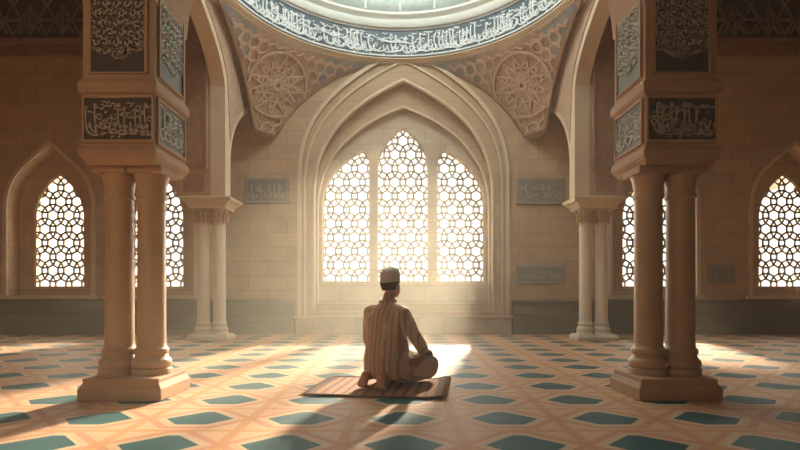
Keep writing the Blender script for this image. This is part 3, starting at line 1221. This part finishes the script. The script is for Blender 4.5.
# head
HC = Vector((0, 0.070, 0.818))
b.ellipsoid(HC + Vector((0, -0.005, 0.02)), (0.069, 0.088, 0.092), 28, 18)
b.ellipsoid(HC + Vector((0, 0.035, -0.04)), (0.058, 0.062, 0.072), 24, 14)
b.ellipsoid(HC + Vector((0, 0.070, -0.088)), (0.026, 0.024, 0.022), 14, 8)      # chin
b.cone(HC + Vector((0, 0.086, 0.018)), 0.009, HC + Vector((0, 0.108, -0.022)), 0.014)   # nose
b.cone(HC + Vector((-0.036, 0.078, 0.026)), 0.010, HC + Vector((0.036, 0.078, 0.026)), 0.010)  # brow
b.cone(HC + Vector((-0.018, 0.092, -0.056)), 0.007, HC + Vector((0.018, 0.092, -0.056)), 0.007)
for s in (-1, 1):
    b.ellipsoid(HC + Vector((s * 0.072, 0.0, -0.012)), (0.010, 0.020, 0.032), 12, 8)   # ears
# arms and hands
for s in (-1, 1):
    sh, el, wr = Vector((s * 0.165, 0.01, 0.585)), Vector((0.272 if s > 0 else -0.225, 0.07, 0.35)), Vector((s * 0.175, 0.30, 0.275))
    b.cone(sh, 0.055, el, 0.042)
    b.cone(el, 0.042, wr, 0.027)
    # palm resting on the thigh, fingers towards the knee
    d = Vector((-s * 0.18, 0.95, -0.22)).normalized()
    lat = Vector((s, 0.15 * s * s, 0)).normalized()
    pk = wr + d * 0.085
    for q in (-0.028, -0.009, 0.010, 0.028):
        b.cone(wr + d * 0.012 + lat * q * 0.6, 0.016, pk + lat * q, 0.0125)
    for q, L in ((-0.030, 0.072), (-0.010, 0.082), (0.011, 0.076), (0.031, 0.060)):
        k0 = pk + lat * q
        k1 = k0 + d * (L * 0.5) + Vector((0, 0, -0.008))
        k2 = k1 + d * (L * 0.5) + Vector((0, 0, -0.024))
        b.cone(k0, 0.0105, k1, 0.0095, 12)
        b.cone(k1, 0.0095, k2, 0.0080, 12)
    th0 = wr + d * 0.03 - lat * 0.026
    th1 = th0 + d * 0.035 - lat * 0.030 + Vector((0, 0, -0.010))
    th2 = th1 + d * 0.034 - lat * 0.008 + Vector((0, 0, -0.012))
    b.cone(th0, 0.014, th1, 0.0115, 12)
    b.cone(th1, 0.0115, th2, 0.0090, 12)
    # legs folded under
    hip, kn, an = Vector((s * 0.09, 0.03, 0.235)), Vector((s * 0.135, 0.43, 0.085)), Vector((s * 0.075, -0.105, 0.095))
    b.cone(hip, 0.095, kn, 0.062)
    b.cone(kn + Vector((0, 0, -0.015)), 0.055, an, 0.036)
    # foot on its toes, sole turned back
    heel, ball = an + Vector((s * 0.005, -0.055, 0.01)), Vector((s * 0.088, -0.195, 0.035))
    b.cone(an, 0.034, heel, 0.034)
    for q in (-0.02, 0, 0.02):
        b.cone(heel + Vector((q * 0.6, 0, -0.008)), 0.026, ball + Vector((q * 1.3, 0, 0)), 0.019)
    for q, L, r in ((-0.036 * s, 0.050, 0.014), (-0.016 * s, 0.046, 0.0105), (0.003 * s, 0.042, 0.010), (0.020 * s, 0.036, 0.0095), (0.036 * s, 0.030, 0.009)):
        p0 = ball + Vector((q, -0.002, -0.004))
        p1 = p0 + Vector((q * 0.15, L * 0.75, -0.016 - 0.004))
        b.cone(p0, r, p1 , r * 0.85, 10)
body = fused(b, 'body', M['skin'], man, 0.0055, 4)

# robe: long loose shirt over trunk, arms and lap
def loft(mb, secs, n=36):
    vs, fs = [], []
    for (cx, cy, z, a, c, e) in secs:
        for k in range(n):
            t = 2 * pi * k / n
            ct, st = cos(t), sin(t)
            vs.append((cx + a * math.copysign(abs(ct)**e, ct), cy + c * math.copysign(abs(st)**e, st), z))
    m = len(secs)
    for i in range(m - 1):
        for k in range(n):
            p, q = i * n + k, i * n + (k + 1) % n
            fs.append((p, q, q + n, p + n))
    fs.append(tuple(reversed(range(n))))
    fs.append(tuple(range((m - 1) * n, m * n)))
    mb.add(vs, fs)
b = MB()
loft(b, [(0, 0.07, 0.070, 0.190, 0.205, 0.85), (0, 0.06, 0.13, 0.196, 0.205, 0.85), (0, 0.03, 0.22, 0.188, 0.185, 0.88), (0, 0.015, 0.32, 0.172, 0.155, 0.9),
         (0, 0.01, 0.42, 0.172, 0.138, 0.9), (0, 0.01, 0.50, 0.184, 0.130, 0.9), (0, 0.01, 0.56, 0.184, 0.115, 0.92),
         (0, 0.012, 0.605, 0.145, 0.096, 0.95), (0, 0.015, 0.638, 0.100, 0.080, 1), (0, 0.022, 0.662, 0.066, 0.066, 1), (0, 0.028, 0.682, 0.060, 0.060, 1)])
for s in (-1, 1):
    sh, el, wr = Vector((s * 0.150, 0.01, 0.575)), Vector((0.272 if s > 0 else -0.225, 0.07, 0.35)), Vector((s * 0.186, 0.275, 0.285))
    b.cone(sh, 0.070, sh.lerp(el, 0.5) + Vector((s * 0.006, 0, 0)), 0.058)
    b.cone(sh.lerp(el, 0.5) + Vector((s * 0.006, 0, 0)), 0.058, el, 0.050)
    b.cone(el, 0.050, wr, 0.042)
    b.cone((s * 0.085, 0.05, 0.19), 0.12, (s * 0.135, 0.41, 0.125), 0.105)
    b.cone((s * 0.12, 0.10, 0.12), 0.10, (s * 0.15, 0.40, 0.09), 0.075)
b.cone((0, 0.05, 0.19), 0.12, (0, 0.38, 0.09), 0.075)
def wr_fn(p):
    fold = 0.0035 * sin(p.x * 85 + 3 * sin(p.z * 7)) * max(0.0, min(1.0, (0.60 - p.z) / 0.3))
    return fold + 0.004 * sin(p.z * 38 + p.x * 16 + p.y * 22) * sin(p.x * 31 - p.y * 14 + 1.0)
robe = fused(b, 'robe', M['robe'], man, 0.0075, 5, 0.5, wr_fn)
# keep the robe off the rug and open the hem over the feet
for v in robe.data.vertices:
    if v.co.z < 0.012:
        v.co.z = 0.012
# collar band
b = MB()
b.tube([(0.062 * cos(2 * pi * k / 28), 0.030 + 0.062 * sin(2 * pi * k / 28), 0.684 + 0.006 * sin(2 * pi * k / 28)) for k in range(28)], 0.011, 8, closed=True)
b.build('collar', M['robe'], man, True)
# hair below the cap
b = MB()
vs, fs = [], []
n, m = 40, 20
for i in range(m + 1):
    for k in range(n):
        th = radians(58) + radians(78) * i / m
        a = 2 * pi * k / n
        vs.append(tuple(HC + Vector((0.0735 * sin(th) * cos(a), -0.006 + 0.092 * sin(th) * sin(a), 0.02 + 0.102 * cos(th)))))
keep = []
for i in range(m):
    for k in range(n):
        a = 2 * pi * (k + 0.5) / n
        th = radians(58) + radians(78) * (i + 0.5) / m
        front = sin(a)
        lim = radians(132) if front < -0.2 else (radians(108) if front < 0.15 else 0)
        if th < lim:
            p, q = i * n + k, i * n + (k + 1) % n
            keep.append((p, q, q + n, p + n))
b.add(vs, keep)
hr = b.build('hair', M['hair'], man, True)
sd = hr.modifiers.new('thick', 'SOLIDIFY'); sd.thickness = 0.008; sd.offset = 0
# cap
b = MB()
capc = HC + Vector((0, -0.008, 0.0))
prof = [(0.992, 0.022), (1.03, 0.024), (1.05, 0.032), (1.03, 0.040), (1.03, 0.062), (1.0, 0.085), (0.93, 0.105), (0.80, 0.121), (0.6, 0.130), (0.35, 0.135), (0.05, 0.137)]
vs, fs = [], []
n = 40
for r, z in prof:
    for k in range(n):
        a = 2 * pi * k / n
        rr = r * (1 + 0.006 * (k % 2))
        vs.append((capc.x + 0.0755 * rr * cos(a), capc.y + 0.094 * rr * sin(a), capc.z + z - 0.012 * sin(a) * -1 * 0.8))
for i in range(len(prof) - 1):
    for k in range(n):
        p, q = i * n + k, i * n + (k + 1) % n
        fs.append((p, q, q + n, p + n))
fs.append(tuple(range((len(prof) - 1) * n, len(prof) * n)))
b.add(vs, fs)
b.build('cap', M['cap'], man, True)
# eyes (he faces away; seen only from the side)
for s in (-1, 1):
    b = MB()
    b.ellipsoid(HC + Vector((s * 0.030, 0.078, 0.008)), (0.011, 0.009, 0.006), 12, 8)
    b.build('eye', M['eye'], man, True)

# ================================================================== HAZE
hz = bpy.data.materials.new('dusty_air')
hz.use_nodes = True
nt = hz.node_tree
nt.nodes.remove(nt.nodes['Principled BSDF'])
vs_ = nt.nodes.new('ShaderNodeVolumeScatter')
vs_.inputs['Color'].default_value = (1.0, 0.95, 0.78, 1)
vs_.inputs['Anisotropy'].default_value = 0.6
# thickest in the middle of the hall, thinner in the aisles
tc = nt.nodes.new('ShaderNodeTexCoord')
sp = nt.nodes.new('ShaderNodeSeparateXYZ')
nt.links.new(tc.outputs['Object'], sp.inputs[0])
q = mathn(nt, 'MULTIPLY', sp.outputs[0], 1 / 2.3)
g = mathn(nt, 'EXPONENT', mathn(nt, 'MULTIPLY', mathn(nt, 'MULTIPLY', q, q), -1.0))
up = mathn(nt, 'EXPONENT', mathn(nt, 'MULTIPLY', sp.outputs[2], -0.42))
nt.links.new(mathn(nt, 'MULTIPLY', mathn(nt, 'ADD', mathn(nt, 'MULTIPLY', g, 0.036), 0.005), up), vs_.inputs['Density'])
nt.links.new(vs_.outputs[0], nt.nodes['Material Output'].inputs['Volume'])
b = MB(); b.box(-9.0, 9.0, 0.6, 9.15, 0.02, 5.0)
h = b.build('haze', hz)
tag(h, 'sunlit dusty haze hanging in the hall before the windows', 'haze', kind='stuff')
